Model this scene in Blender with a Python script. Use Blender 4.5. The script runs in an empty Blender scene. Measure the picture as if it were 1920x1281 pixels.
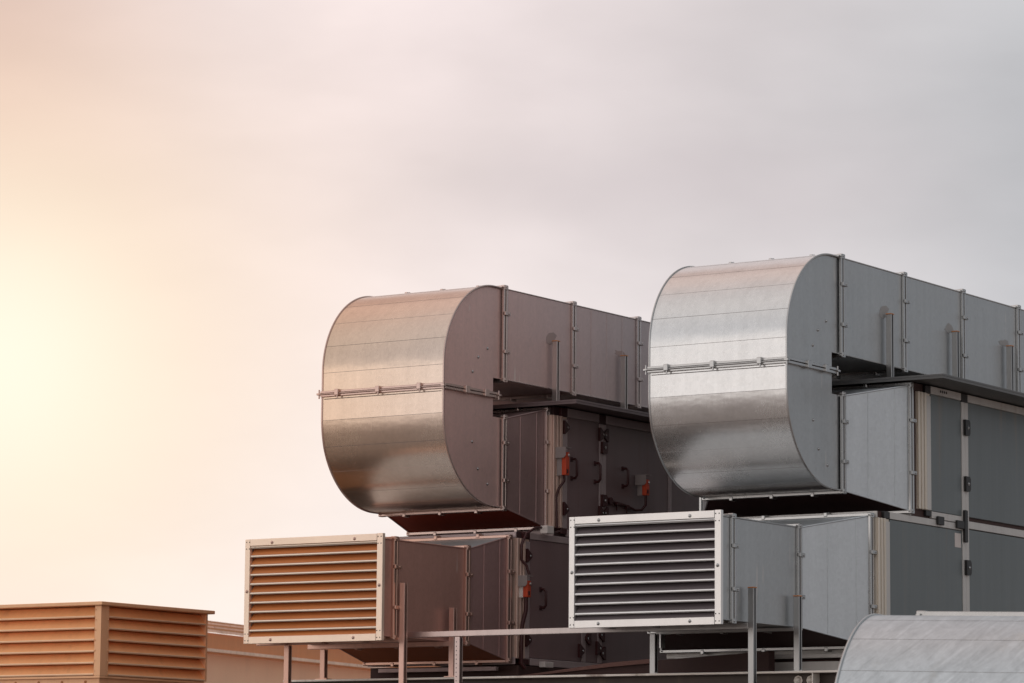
import bpy, bmesh, math, random
from mathutils import Vector, Matrix
R_ = math.radians
random.seed(4)
sc = bpy.context.scene
COL = sc.collection

# ------------------------------------------------------------------ camera frame
F_PX = 6500.0
FW = Vector((-0.55025, 0.82398, 0.13537)).normalized()
CAM = Vector((19.042, -32.698, -2.076))
YAW, PITCH, ROLL = R_(33.73548), R_(7.78066), R_(0.48094)
FW = Vector((-math.sin(YAW) * math.cos(PITCH), math.cos(YAW) * math.cos(PITCH), math.sin(PITCH)))
RT0 = Vector((math.cos(YAW), math.sin(YAW), 0))
UP0 = RT0.cross(FW)
RT = RT0 * math.cos(ROLL) + UP0 * math.sin(ROLL)
UP = UP0 * math.cos(ROLL) - RT0 * math.sin(ROLL)
GROUND = -3.68

# ------------------------------------------------------------------ node helpers
class NT:
    def __init__(s, tree):
        s.t = tree; s.n = tree.nodes; s.l = tree.links
    def node(s, typ, **kw):
        n = s.n.new(typ)
        for k, v in kw.items(): setattr(n, k, v)
        return n
    def put(s, sock, v):
        if v is None: return
        if hasattr(v, 'is_linked') or isinstance(v, bpy.types.NodeSocket): s.l.new(v, sock)
        else:
            if isinstance(v, (tuple, list, Vector)) and sock.type == 'RGBA' and len(v) == 3: v = (*v, 1)
            sock.default_value = v
    def m(s, op, a, b=None, c=None, clamp=False):
        n = s.node('ShaderNodeMath', operation=op); n.use_clamp = clamp
        s.put(n.inputs[0], a); s.put(n.inputs[1], b); s.put(n.inputs[2], c)
        return n.outputs[0]
    def vm(s, op, a, b=None):
        n = s.node('ShaderNodeVectorMath', operation=op)
        s.put(n.inputs[0], a); s.put(n.inputs[1], b)
        return n.outputs['Value'] if op in ('DOT_PRODUCT', 'LENGTH') else n.outputs[0]
    def mix(s, f, a, b, blend='MIX'):
        n = s.node('ShaderNodeMix', data_type='RGBA', blend_type=blend)
        s.put(n.inputs[0], f); s.put(n.inputs[6], a); s.put(n.inputs[7], b)
        return n.outputs[2]
    def ramp(s, f, lo, hi, a=0.0, b=1.0):
        n = s.node('ShaderNodeMapRange', interpolation_type='SMOOTHSTEP')
        s.put(n.inputs[0], f)
        for i, v in enumerate((lo, hi, a, b)): n.inputs[i + 1].default_value = v
        return n.outputs[0]
    def noise(s, vec, scale, detail=3, rough=.5, dist=0.0):
        n = s.node('ShaderNodeTexNoise')
        s.put(n.inputs['Vector'], vec)
        n.inputs['Scale'].default_value = scale; n.inputs['Detail'].default_value = detail
        n.inputs['Roughness'].default_value = rough; n.inputs['Distortion'].default_value = dist
        return n.outputs['Fac']
    def scale(s, vec, sv):
        n = s.node('ShaderNodeVectorMath', operation='MULTIPLY')
        s.put(n.inputs[0], vec); n.inputs[1].default_value = sv
        return n.outputs[0]

def new_mat(name):
    m = bpy.data.materials.new(name); m.use_nodes = True
    t = NT(m.node_tree)
    b = m.node_tree.nodes['Principled BSDF']
    return m, t, b

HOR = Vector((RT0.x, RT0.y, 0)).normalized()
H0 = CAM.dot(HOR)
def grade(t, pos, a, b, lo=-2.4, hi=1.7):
    # warm haze painted into the colour, strongest at the left, fading to the right
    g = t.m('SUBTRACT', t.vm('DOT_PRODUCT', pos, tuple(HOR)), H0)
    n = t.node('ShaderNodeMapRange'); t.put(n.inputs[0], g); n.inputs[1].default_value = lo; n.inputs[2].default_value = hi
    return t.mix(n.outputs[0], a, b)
def metal(name, col, rough=.35, metallic=.95, streak=.12, spangle=.10, wav=.02, blotch=0.0, dirt=(.10, .07, .05), dirt_amt=.12, col2=None, drips=0.0, fine_amt=.16, mott=.14, brush=False):
    """galvanised / aluminium sheet: spangle, rain streaks, waviness of thin sheet"""
    m, t, b = new_mat(name)
    pos = t.node('ShaderNodeNewGeometry').outputs['Position']
    n1 = t.noise(pos, 1.3, 4, .55)
    st = t.noise(t.scale(pos, (9, 9, .35)), 1.0, 4, .6)
    vor = t.node('ShaderNodeTexVoronoi'); vor.inputs['Scale'].default_value = 28
    t.l.new(pos, vor.inputs['Vector'])
    sp = t.m('MULTIPLY', t.m('SUBTRACT', t.vm('DOT_PRODUCT', vor.outputs['Color'], (.33, .33, .33)), .5), spangle * 2)
    fine = t.noise(t.scale(pos, (60, 60, 14)), 1.0, 3, .7)
    v = t.m('ADD', 1.0, t.m('MULTIPLY', t.m('SUBTRACT', st, .5), streak * 2))
    v = t.m('ADD', v, sp)
    v = t.m('ADD', v, t.m('MULTIPLY', t.m('SUBTRACT', n1, .5), mott))
    v = t.m('ADD', v, t.m('MULTIPLY', t.m('SUBTRACT', fine, .5), fine_amt))
    if blotch:
        bl = t.noise(pos, 2.6, 7, .68, 1.2)
        cb = t.node('ShaderNodeCombineXYZ')
        t.l.new(t.m('MULTIPLY', t.vm('DOT_PRODUCT', pos, (.7, .3, .9)), 2.2), cb.inputs[0]); t.l.new(t.m('MULTIPLY', t.vm('DOT_PRODUCT', pos, (.7, .3, -.9)), 11.0), cb.inputs[1])
        sx = t.noise(cb.outputs[0], 1.0, 6, .68, 1.2)
        v = t.m('ADD', v, t.m('MULTIPLY', t.m('SUBTRACT', bl, .5), blotch * 1.3))
        v = t.m('ADD', v, t.m('MULTIPLY', t.m('SUBTRACT', sx, .5), blotch * 1.9))
    col_s = t.vm('SCALE', tuple(col)); sn = col_s.node
    sn.inputs[0].default_value = col; t.l.new(v, sn.inputs[3])
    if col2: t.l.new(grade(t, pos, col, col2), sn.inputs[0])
    dm = t.ramp(t.noise(pos, 2.1, 6, .65), .56, .78, 0, dirt_amt)
    c = t.mix(dm, col_s, dirt)
    if drips:
        dr = t.noise(t.scale(pos, (13, 13, 1.1)), 1.0, 1, .3)
        dm2 = t.m('MULTIPLY', t.ramp(dr, .70, .76), t.ramp(t.noise(pos, 2.2, 2, .5), .50, .60))
        c = t.mix(t.m('MULTIPLY', dm2, drips * 3, clamp=True), c, (.85, .76, .70))
    t.l.new(c, b.inputs['Base Color'])
    b.inputs['Metallic'].default_value = metallic
    r = t.m('ADD', rough, t.m('MULTIPLY', t.m('SUBTRACT', n1, .5), .16))
    r = t.m('ADD', r, t.m('MULTIPLY', t.m('SUBTRACT', fine, .5), fine_amt * .6))
    t.l.new(r, b.inputs['Roughness'])
    bp = t.node('ShaderNodeBump'); bp.inputs['Strength'].default_value = 1.0; bp.inputs['Distance'].default_value = wav
    hgt = t.noise(pos, 1.7, 2, .4)
    if brush: hgt = t.m('ADD', t.noise(t.scale(pos, (.9, 2.2, 2.2)), 1.3, 3, .5), t.m('MULTIPLY', t.noise(t.scale(pos, (45, 3, 3)), 1.0, 3, .6), .025))
    t.l.new(hgt, bp.inputs['Height'])
    t.l.new(bp.outputs[0], b.inputs['Normal'])
    return m

def paint(name, col, rough=.5, metallic=0.0, var=.10, streak=.10, stain=None, stain_amt=.25, bump=.0, col2=None, dent=.0):
    m, t, b = new_mat(name)
    pos = t.node('ShaderNodeNewGeometry').outputs['Position']
    n1 = t.noise(pos, .9, 4, .55)
    st = t.noise(t.scale(pos, (7, 7, .25)), 1.0, 5, .62)
    fine = t.noise(pos, 55, 3, .7)
    v = t.m('ADD', 1.0, t.m('MULTIPLY', t.m('SUBTRACT', st, .5), streak * 2))
    v = t.m('ADD', v, t.m('MULTIPLY', t.m('SUBTRACT', n1, .5), var * 2))
    v = t.m('ADD', v, t.m('MULTIPLY', t.m('SUBTRACT', fine, .5), .12))
    n = t.node('ShaderNodeVectorMath', operation='SCALE'); n.inputs[0].default_value = col
    t.l.new(v, n.inputs[3])
    if col2: t.l.new(grade(t, pos, col, col2), n.inputs[0])
    c = n.outputs[0]
    if stain:
        sm = t.ramp(t.noise(t.scale(pos, (3.5, 3.5, .22)), 1.0, 5, .6), .54, .74, 0, stain_amt)
        c = t.mix(sm, c, stain)
    t.l.new(c, b.inputs['Base Color'])
    b.inputs['Metallic'].default_value = metallic
    t.l.new(t.m('ADD', rough, t.m('MULTIPLY', t.m('SUBTRACT', n1, .5), .2)), b.inputs['Roughness'])
    if dent:
        bp = t.node('ShaderNodeBump'); bp.inputs['Distance'].default_value = dent
        t.l.new(t.noise(pos, 1.4, 2, .4), bp.inputs['Height']); t.l.new(bp.outputs[0], b.inputs['Normal'])
    if bump:
        bp = t.node('ShaderNodeBump'); bp.inputs['Distance'].default_value = bump
        t.l.new(fine, bp.inputs['Height']); t.l.new(bp.outputs[0], b.inputs['Normal'])
    return m

# ------------------------------------------------------------------ mesh helper
class MB:
    def __init__(s): s.v = []; s.f = []; s.sm = []; s.mi = []
    def add(s, vs, fs, smooth=False, mi=0):
        o = len(s.v); s.v += [Vector(p) for p in vs]
        for f in fs:
            s.f.append([o + i for i in f]); s.sm.append(smooth); s.mi.append(mi)
        return s
    def box(s, x0, x1, y0, y1, z0, z1, mi=0, c=0.0):
        """box; c = chamfer of the edges"""
        if c <= 0:
            return s.add([(x0, y0, z0), (x1, y0, z0), (x1, y1, z0), (x0, y1, z0), (x0, y0, z1), (x1, y0, z1), (x1, y1, z1), (x0, y1, z1)],
                [(0, 3, 2, 1), (4, 5, 6, 7), (0, 1, 5, 4), (1, 2, 6, 5), (2, 3, 7, 6), (3, 0, 4, 7)], False, mi)
        bm = bmesh.new(); bmesh.ops.create_cube(bm, size=1)
        for v in bm.verts:
            v.co = Vector(((x0 + x1) / 2 + v.co.x * (x1 - x0), (y0 + y1) / 2 + v.co.y * (y1 - y0), (z0 + z1) / 2 + v.co.z * (z1 - z0)))
        bmesh.ops.bevel(bm, geom=list(bm.edges), offset=c, segments=1, affect='EDGES')
        bm.verts.index_update()
        s.add([v.co.copy() for v in bm.verts], [[v.index for v in f.verts] for f in bm.faces], False, mi); bm.free()
        return s
    def prism(s, poly, axis, a0, a1, mi=0, smooth=False):
        """poly: 2-D points in the other two axes (order x,y,z without axis), extruded a0..a1 along axis"""
        def P(p, a):
            return {'x': (a, p[0], p[1]), 'y': (p[0], a, p[1]), 'z': (p[0], p[1], a)}[axis]
        n = len(poly)
        vs = [P(p, a0) for p in poly] + [P(p, a1) for p in poly]
        fs = [(i, (i + 1) % n, n + (i + 1) % n, n + i) for i in range(n)]
        s.add(vs, fs, smooth, mi)
        s.add([P(p, a0) for p in poly], [tuple(range(n))[::-1]], False, mi)
        s.add([P(p, a1) for p in poly], [tuple(range(n))], False, mi)
        return s
    def tube(s, pts, r, n=8, mi=0):
        pts = [Vector(p) for p in pts]; rings = []
        for i, p in enumerate(pts):
            d = (pts[min(i + 1, len(pts) - 1)] - pts[max(i - 1, 0)]).normalized()
            a = d.orthogonal().normalized() if i == 0 else (prev - d * prev.dot(d)).normalized()
            prev = a; b = d.cross(a)
            rings.append([p + a * (r * math.cos(2 * math.pi * k / n)) + b * (r * math.sin(2 * math.pi * k / n)) for k in range(n)])
        vs = [v for rg in rings for v in rg]
        fs = [(i * n + k, i * n + (k + 1) % n, (i + 1) * n + (k + 1) % n, (i + 1) * n + k) for i in range(len(pts) - 1) for k in range(n)]
        s.add(vs, fs, True, mi)
        s.add(rings[0], [tuple(range(n))[::-1]], False, mi); s.add(rings[-1], [tuple(range(n))], False, mi)
        return s
    def dome(s, c, d, r, mi=0):
        """a button-head bolt at c pointing along d"""
        d = Vector(d).normalized(); a = d.orthogonal().normalized(); b = d.cross(a); c = Vector(c); n = 8
        vs = []; 
        for rr, h in ((1.25, 0), (1.25, .25), (.95, .3), (.7, .75), (.3, .98)):
            vs += [c + d * (h * r) + (a * math.cos(2 * math.pi * k / n) + b * math.sin(2 * math.pi * k / n)) * (rr * r) for k in range(n)]
        fs = [(i * n + k, i * n + (k + 1) % n, (i + 1) * n + (k + 1) % n, (i + 1) * n + k) for i in range(4) for k in range(n)]
        fs.append(tuple(4 * n + k for k in range(n)))
        return s.add(vs, fs, False, mi)
    def build(s, name, mats, parent=None):
        base = Vector((0, 0, 0)); p = parent
        while p is not None: base += p.location; p = p.parent
        me = bpy.data.meshes.new(name)
        me.from_pydata([tuple(v - base) for v in s.v], [], s.f)
        if not isinstance(mats, (list, tuple)): mats = [mats]
        for m in mats: me.materials.append(m)
        me.polygons.foreach_set('use_smooth', s.sm); me.polygons.foreach_set('material_index', s.mi)
        me.update()
        bm = bmesh.new(); bm.from_mesh(me); bmesh.ops.recalc_face_normals(bm, faces=bm.faces); bm.to_mesh(me); bm.free()
        o = bpy.data.objects.new(name, me); COL.objects.link(o)
        if parent: o.parent = parent
        return o

def thing(name, label, cat, loc, group=None):
    o = bpy.data.objects.new(name, None); COL.objects.link(o); o.location = loc
    o.empty_display_size = .2
    return tag(o, label, cat, group)
def tag(o, label, cat, group=None):
    o['label'] = label; o['category'] = cat
    if group: o['group'] = group
    return o
def struct(o): o['kind'] = 'structure'; return o

# ------------------------------------------------------------------ materials; left-hand haze is mixed into the L and LI colours
GALV = {
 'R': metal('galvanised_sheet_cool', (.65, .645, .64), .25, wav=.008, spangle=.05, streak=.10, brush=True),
 'L': metal('galvanised_sheet_warm', (.68, .50, .37), .25, wav=.008, spangle=.05, streak=.10, col2=(.63, .60, .595), brush=True),
}
SIDE = {
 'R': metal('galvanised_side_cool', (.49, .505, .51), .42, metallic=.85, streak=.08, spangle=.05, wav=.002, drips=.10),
 'L': metal('galvanised_side_warm', (.97, .57, .48), .45, metallic=.5, streak=.08, spangle=.05, wav=.002, col2=(.52, .45, .45), drips=.22),
 'LI': metal('galvanised_side_haze_tinted', (.62, .325, .25), .5, metallic=.5, streak=.08, spangle=.05, wav=.002, col2=(.44, .27, .25), drips=.22),  # orange haze put into the sheet colour
}
TRANS = {
 'R': metal('galvanised_transition_cool', (.64, .67, .69), .45, metallic=.8, streak=.07, spangle=.05, wav=.002, mott=.06, dirt_amt=.05),
 'L': metal('galvanised_transition_warm', (.56, .35, .32), .45, metallic=.7, streak=.08, spangle=.05, wav=.002, col2=(.36, .27, .27)),
 'LI': metal('galvanised_transition_haze_tinted', (.54, .31, .28), .48, metallic=.6, streak=.08, spangle=.05, wav=.002, col2=(.34, .23, .23)),  # haze tint carried in the colour
}
ZINC = {
 'R': metal('zinc_profile_cool', (.47, .465, .46), .27, streak=.10, spangle=.0, fine_amt=.02, mott=.25, wav=.001),
 'L': metal('zinc_profile_warm', (.62, .42, .35), .27, metallic=.85, streak=.10, spangle=.0, fine_amt=.02, mott=.25, wav=.001, col2=(.50, .45, .44)),
 'LI': metal('zinc_profile_haze_tinted', (.66, .38, .27), .3, metallic=.75, streak=.10, spangle=.0, fine_amt=.02, mott=.25, wav=.001, col2=(.52, .40, .38)),  # zinc coloured by the painted haze
}
ALU = {
 'R': paint('aluminium_louvre_neutral', (.80, .77, .745), .30, .7, var=.06, streak=.08),
 'L': paint('aluminium_louvre_warm', (1.0, .77, .60), .34, .5, var=.06, streak=.06, col2=(.95, .80, .70)),
}
NOSE = {'R': metal('louvre_edge_bright', (.93, .91, .89), .34, metallic=.6, streak=.04, spangle=0, fine_amt=.02, wav=.0005), 'L': metal('louvre_edge_cream', (1.0, .82, .66), .34, metallic=.6, streak=.04, spangle=0, fine_amt=.02, wav=.0005)}  # bright edge highlight put into the nose colour
SLAT = {  # blade colours hold the shade between blades, plus haze on the left
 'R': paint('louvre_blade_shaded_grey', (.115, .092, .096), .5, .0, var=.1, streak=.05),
 'L': paint('louvre_blade_haze_orange', (.66, .22, .065), .5, .0, var=.1, streak=.05, col2=(.36, .145, .08)),
}
FRAME = {
 'R': paint('casing_frame_pale', (.62, .59, .56), .42, .2, var=.08, streak=.16, stain=(.30, .22, .15)),
 'L': paint('casing_frame_mauve', (.50, .35, .33), .42, .2, var=.08, streak=.16, stain=(.28, .16, .13), col2=(.44, .36, .36)),
}
POSTF = {
 'R': paint('corner_profile_cream', (.74, .66, .56), .40, .2, var=.06, streak=.2, stain=(.42, .28, .18)),
 'L': paint('corner_profile_rose', (.66, .46, .38), .40, .2, var=.06, streak=.2, stain=(.35, .18, .12)),
}
PANEL = {
 'R': paint('casing_panel_slate', (.145, .165, .168), .36, 0, var=.16, streak=.16, stain=(.22, .18, .14), stain_amt=.6, dent=.012),
 'L': paint('casing_panel_haze_maroon', (.27, .13, .125), .38, 0, var=.14, streak=.13, stain=(.16, .08, .075), stain_amt=.45, dent=.012, col2=(.19, .14, .14)),
}
HOOD = {
 'R': paint('rain_roof_grey', (.15, .15, .15), .5, .2),
 'L': paint('rain_roof_brown_grey', (.26, .15, .14), .5, .2, col2=(.17, .14, .145)),
}
UNDER = {  # shade, and haze at the left, put into the underside colours
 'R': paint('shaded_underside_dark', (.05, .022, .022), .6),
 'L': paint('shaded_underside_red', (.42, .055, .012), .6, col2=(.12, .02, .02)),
 'LI': paint('shaded_underside_haze', (.50, .15, .05), .6, col2=(.16, .05, .04)),
}
SEAM = paint('dark_lap_joint', (.16, .13, .12), .5, .4)
SMEAR = {'R': paint('post_top_smear_grey', (.34, .335, .33), .6), 'L': paint('post_top_smear_pink', (.40, .30, .28), .6)}
STRUT = {
 'R': metal('strut_steel_cool', (.40, .395, .39), .33, streak=.2, spangle=.0, fine_amt=.05, mott=.3, wav=.001),
 'L': metal('strut_steel_warm', (.72, .50, .45), .33, metallic=.8, streak=.2, spangle=.0, fine_amt=.05, mott=.3, wav=.001, col2=(.46, .45, .44)),
 'LI': metal('strut_steel_haze_tinted', (.72, .44, .34), .36, metallic=.7, streak=.2, spangle=.0, fine_amt=.05, mott=.3, wav=.001, col2=(.66, .47, .44)),  # steel with the left-hand haze in its colour
}
BLACK = paint('black_plastic', (.012, .010, .010), .45)
BLACK_HAZE = paint('black_plastic_haze_lifted', (.05, .008, .008), .45)  # black plastic with the red haze lift put into its colour
ORANGE = paint('orange_housing', (.56, .065, .022), .5, stain=(.4, .06, .02))
GREYBOX = paint('grey_housing', (.30, .25, .24), .5)
WHITE = paint('white_plastic', (.70, .62, .58), .5)
RUST = paint('rusty_cut_edge', (.55, .22, .08), .7)
STEEL = paint('dark_mill_steel', (.055, .038, .030), .45, .4, var=.3, streak=.2, stain=(.20, .14, .09), stain_amt=.5)
STEELTOP = paint('lit_steel_edge', (.90, .82, .74), .5, .1, var=.2, streak=.1, stain=(.16, .08, .05), stain_amt=.7)  # lit look of the top flange put into a pale colour
BITUM = paint('bitumen_brown', (.055, .022, .018), .7, var=.3)
PLANK = paint('weathered_brown_edge', (.16, .075, .06), .7, var=.3, bump=.01)
VENT = paint('ochre_sheet', (.95, .44, .18), .42, .1, var=.12, streak=.14, stain=(.45, .20, .09), stain_amt=.4)  # warm haze of the left side put into the sheet colour
VNOSE = paint('ochre_sheet_bright_edge', (1.0, .66, .42), .32, .6, var=.1, streak=.1)  # highlight along the slat noses painted as a paler colour
VENTD = paint('ochre_sheet_flat', (.95, .53, .29), .45, .2, var=.10, streak=.14, stain=(.5, .25, .12), stain_amt=.35)
WALL = paint('rendered_wall_sand', (1.0, .63, .42), .8, var=.12, streak=.05)  # haze over the distant wall brightened into its colour
FASCIA = paint('fascia_sheet_brown', (.74, .32, .14), .6, var=.08)
CAP = paint('roof_sheet_pale', (.95, .68, .52), .7, var=.25, streak=.3, stain=(.45, .25, .15), stain_amt=.6)
GRAVEL = paint('roof_membrane', (.06, .046, .04), .8, var=.3, streak=.1, bump=.02)
FAR = paint('far_ground_pale', (.50, .43, .39), .9, var=.3)
DRUMM = metal('galvanised_oxidised', (.51, .54, .56), .42, metallic=.8, streak=.05, spangle=.06, wav=.006, blotch=.42, dirt=(.40, .34, .26), dirt_amt=.35)

# ------------------------------------------------------------------ duct pieces
def flange(parent, zone, y, x0, x1, z0, z1, clamps=True, lip=.036, w=.048):
    """bolted pair of slide-on frames around a rectangular duct; y = joint plane"""
    m = MB()
    for a, b in ((y - w, y - .013), (y + .013, y + w)):
        d = .004
        m.box(x0 - lip, x1 + lip, a, b, z1 + .001, z1 + lip, c=.004)
        m.box(x0 - lip, x1 + lip, a, b, z0 - lip, z0 - .001, c=.004)
        m.box(x1 + .001, x1 + lip - .003, a, b, z0, z1, c=.004)
        m.box(x0 - lip + .003, x0 - .001, a, b, z0, z1, c=.004)
    for xa, xb in ((x1 + .001, x1 + lip - .016), (x0 - lip + .016, x0 - .001)): m.box(xa, xb, y - .012, y + .012, z0, z1, 1)
    for za, zb in ((z1 + .001, z1 + lip - .016), (z0 - lip + .016, z0 - .001)): m.box(x0, x1, y - .012, y + .012, za, zb, 1)
    f = m.build('flange', [ZINC[zone], SEAM], parent)
    for cx, sx in ((x1, 1), (x0, -1)):
        for cz, sz in ((z1, 1), (z0, -1)):
            k = MB()
            k.box(min(cx - sx * .03, cx + sx * (lip + .004)), max(cx - sx * .03, cx + sx * (lip + .004)), y - w * .8, y + w * .8, min(cz - sz * .02, cz + sz * (lip + .005)), max(cz - sz * .02, cz + sz * (lip + .005)), c=.006)
            k.dome((cx + sx * (lip + .004), y - .018, cz + sz * .012), (sx, 0, 0), .012)
            k.tube([(cx + sx * .01, y - .075, cz + sz * .016), (cx + sx * .01, y + .075, cz + sz * .016)], .008, 6)
            k.build('corner_bolt', ZINC[zone], f)
    if clamps:
        H = z1 - z0; W = x1 - x0
        def clamp(cx, cy, cz, ax):
            k = MB()
            k.box(cx - .022, cx + .022, cy - .06, cy + .06, cz - .024, cz + .024, c=.006)
            k.dome((cx + (.022 if ax == 'x' else 0), cy + .02, cz + (.024 if ax == 'z' else 0)), (1, 0, 0) if ax == 'x' else (0, 0, 1), .011)
            k.build('clamp', ZINC[zone], f)
        for q in (.30, .72):
            clamp(x1 + lip, y + .012, z0 + H * q, 'x')
        for q in (.2, .5, .8):
            clamp(x0 + W * q, y, z1 + lip, 'z'); clamp(x0 + W * q, y, z0 - lip, 'z')
    return f

def loft(mb, A, B, ya, yb, seams=(), mis=(0, 0, 0, 0)):
    """A,B = (x0,x1,z0,z1); sheet frustum between y=ya and y=yb; mis = material of right,left,top,bottom"""
    def c(r, y): return [Vector((r[0], y, r[2])), Vector((r[1], y, r[2])), Vector((r[1], y, r[3])), Vector((r[0], y, r[3]))]
    a = c(A, ya); b = c(B, yb)
    mb.add([a[1], b[1], b[2], a[2]], [(0, 1, 2, 3)], False, mis[0])
    mb.add([a[0], b[0], b[3], a[3]], [(0, 1, 2, 3)], False, mis[1])
    mb.add([a[3], a[2], b[2], b[3]], [(0, 1, 2, 3)], False, mis[2])
    mb.add([a[0], a[1], b[1], b[0]], [(0, 1, 2, 3)], False, mis[3])
    for t in seams:      # standing beads on the right-hand side
        p = a[1].lerp(b[1], t) + Vector((.002, 0, 0)); q = a[2].lerp(b[2], t) + Vector((.002, 0, 0))
        mb.tube([p, q], .0055, 4, 0)
    for i in range(4):   # rolled edge along each corner
        mb.tube([a[i], b[i]], .010, 6, 4 if max(mis) >= 4 else 0)

def bend_profile():
    """strips of the outer skin in (y,z): list of point lists, upper half then lower half"""
    yc, zu, zl, r = 2.345, 3.300, 2.712, 1.085
    zt, zb = 4.385, 1.665
    def arc(cz, rz, a0, a1, n, flat):
        P = lambda a: Vector((yc + r * math.cos(a), cz + rz * math.sin(a)))
        p0, p1 = P(a0), P(a1); out = []
        for i in range(n + 1):
            t = i / n; q = P(a0 + (a1 - a0) * t); l = p0.lerp(p1, t)
            out.append(l.lerp(q, flat))
        return out
    up = [[Vector((2.53, zt)), Vector((yc, zt))]]
    st = R_(18)
    for k in range(5):
        up.append(arc(zu, zt - zu, R_(90) + k * st, R_(90) + (k + 1) * st, 8, 1.0))
    up.append([Vector((yc - r, zu)), Vector((yc - r, 3.042))])
    lo = [[Vector((yc - r, 3.034)), Vector((yc - r, zl))]]
    for k in range(5):
        lo.append(arc(zl, zl - zb, R_(180) + k * st, R_(180) + (k + 1) * st, 8, 1.0 if k else .72))
    lo.append([Vector((yc, zb)), Vector((2.53, zb))])
    return up, lo

def bend_half(strips, upper, x0, x1, skin, side, edge, name, parent, rivets=True):
    m = MB()
    runs = []
    for i, s in enumerate(strips):
        if i and not (not upper and i == 1): runs[-1] = runs[-1] + s[1:]
        else: runs.append(list(s))
    for s in runs:
        n = len(s)
        vs = [(x0, p.x, p.y) for p in s] + [(x1, p.x, p.y) for p in s]
        m.add(vs, [(i, i + 1, n + i + 1, n + i) for i in range(n - 1)], True, 0)
    prof = [s[0] for s in strips] + [strips[-1][-1]]
    full = [p for s in strips for p in s[:-1]] + [strips[-1][-1]]
    inner = [Vector((2.35, 3.042)), Vector((2.35, 3.252)), Vector((2.53, 3.252))] if upper else [Vector((2.53, 2.772)), Vector((2.35, 2.772)), Vector((2.35, 3.034))]
    poly = full + inner
    ins = .016
    for x in (x1 - ins, x0 + ins):
        m.add([(x, p.x, p.y) for p in poly], [tuple(range(len(poly)))], False, 1)
    # throat sheets
    a, b, c = inner
    m.add([(x0, a.x, a.y), (x1 - ins, a.x, a.y), (x1 - ins, b.x, b.y), (x0, b.x, b.y), (x1 - ins, c.x, c.y), (x0, c.x, c.y)], [(0, 1, 2, 3), (3, 2, 4, 5)], False, 3)
    # seam closing face and bend-line beads
    for k_, s in enumerate(strips[1:]):
        if upper and k_ in (0,): continue
        p = s[0]; q = s[1]
        nrm = Vector((-(q - p).y, (q - p).x)).normalized()
        if nrm.dot(p - Vector((2.6, 3.0))) < 0: nrm = -nrm
        o = p - nrm * .0012
        m.tube([(x0 + .01, o.x, o.y), (x1 - .01, o.x, o.y)], 0.0026, 4, 4 if k_ != 2 or upper else 2)
    # rolled rim along both side edges
    for x in (x1, x0):
        m.tube([(x, p.x, p.y) for p in full], .013, 6, 2)
    o = m.build(name, [skin, side, edge, BITUM, SEAM], parent)
    if rivets:
        pts = [(2.22, 3.60), (2.02, 3.47), (1.90, 3.28)] if upper else [(1.90, 2.42), (2.03, 2.10), (2.24, 1.93)]
        for y, z in pts:
            MB().dome((x1 - ins, y, z), (1, 0, 0), .016).build('bolt', ZINC['R'], o)
    return o

def seam_joint(parent, zone, x0, x1, y=1.26, z=3.038):
    """bolted horizontal joint between the two halves of a bend, running along the front and the right side"""
    m = MB()
    for s in (1, -1):
        m.box(x0 - .012, x1 + .012, y - .030, y - .002, min(z + s * .009, z + s * .036), max(z + s * .009, z + s * .036), c=.004)
        m.box(x1 - .014, x1 + .026, y, 2.40, min(z + s * .004, z + s * .036), max(z + s * .004, z + s * .036), c=.004)
    m.box(x0 - .005, x1 + .005, y - .018, y - .002, z - .008, z + .008, 1)
    m.tube([(x0 - .02, y - .040, z - .004), (x1 + .02, y - .040, z - .004)], .010, 6)
    m.tube([(x0 + .03, y - .008, z - .062), (x1 - .03, y - .008, z - .062)], .0035, 5, 1)
    f = m.build('joint_flange', [ZINC[zone], SEAM], parent)
    for q in (.14, .48, .82):
        cx = x0 + (x1 - x0) * q
        k = MB().box(cx - .030, cx + .030, y - .066, y - .012, z - .030, z + .048, c=.006)
        k.tube([(cx + .01, y - .05, z - .06), (cx + .01, y - .05, z + .03)], .011, 6)
        k.build('clamp', ZINC[zone], f)
    for cy in (1.72, 2.14):
        MB().box(x1 + .012, x1 + .05, cy - .045, cy + .045, z - .045, z + .046, c=.006).build('clamp', ZINC[zone], f)
    for cx, cy in ((x0 - .035, y - .02), (x1 + .02, y - .03), (x1 + .03, 2.41)):
        k = MB(); k.tube([(cx, cy, z - .055), (cx, cy, z + .055)], .010, 6); k.box(cx - .026, cx + .026, cy - .026, cy + .026, z - .012, z + .012, c=.004)
        k.build('corner_bolt', ZINC[zone], f)

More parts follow.
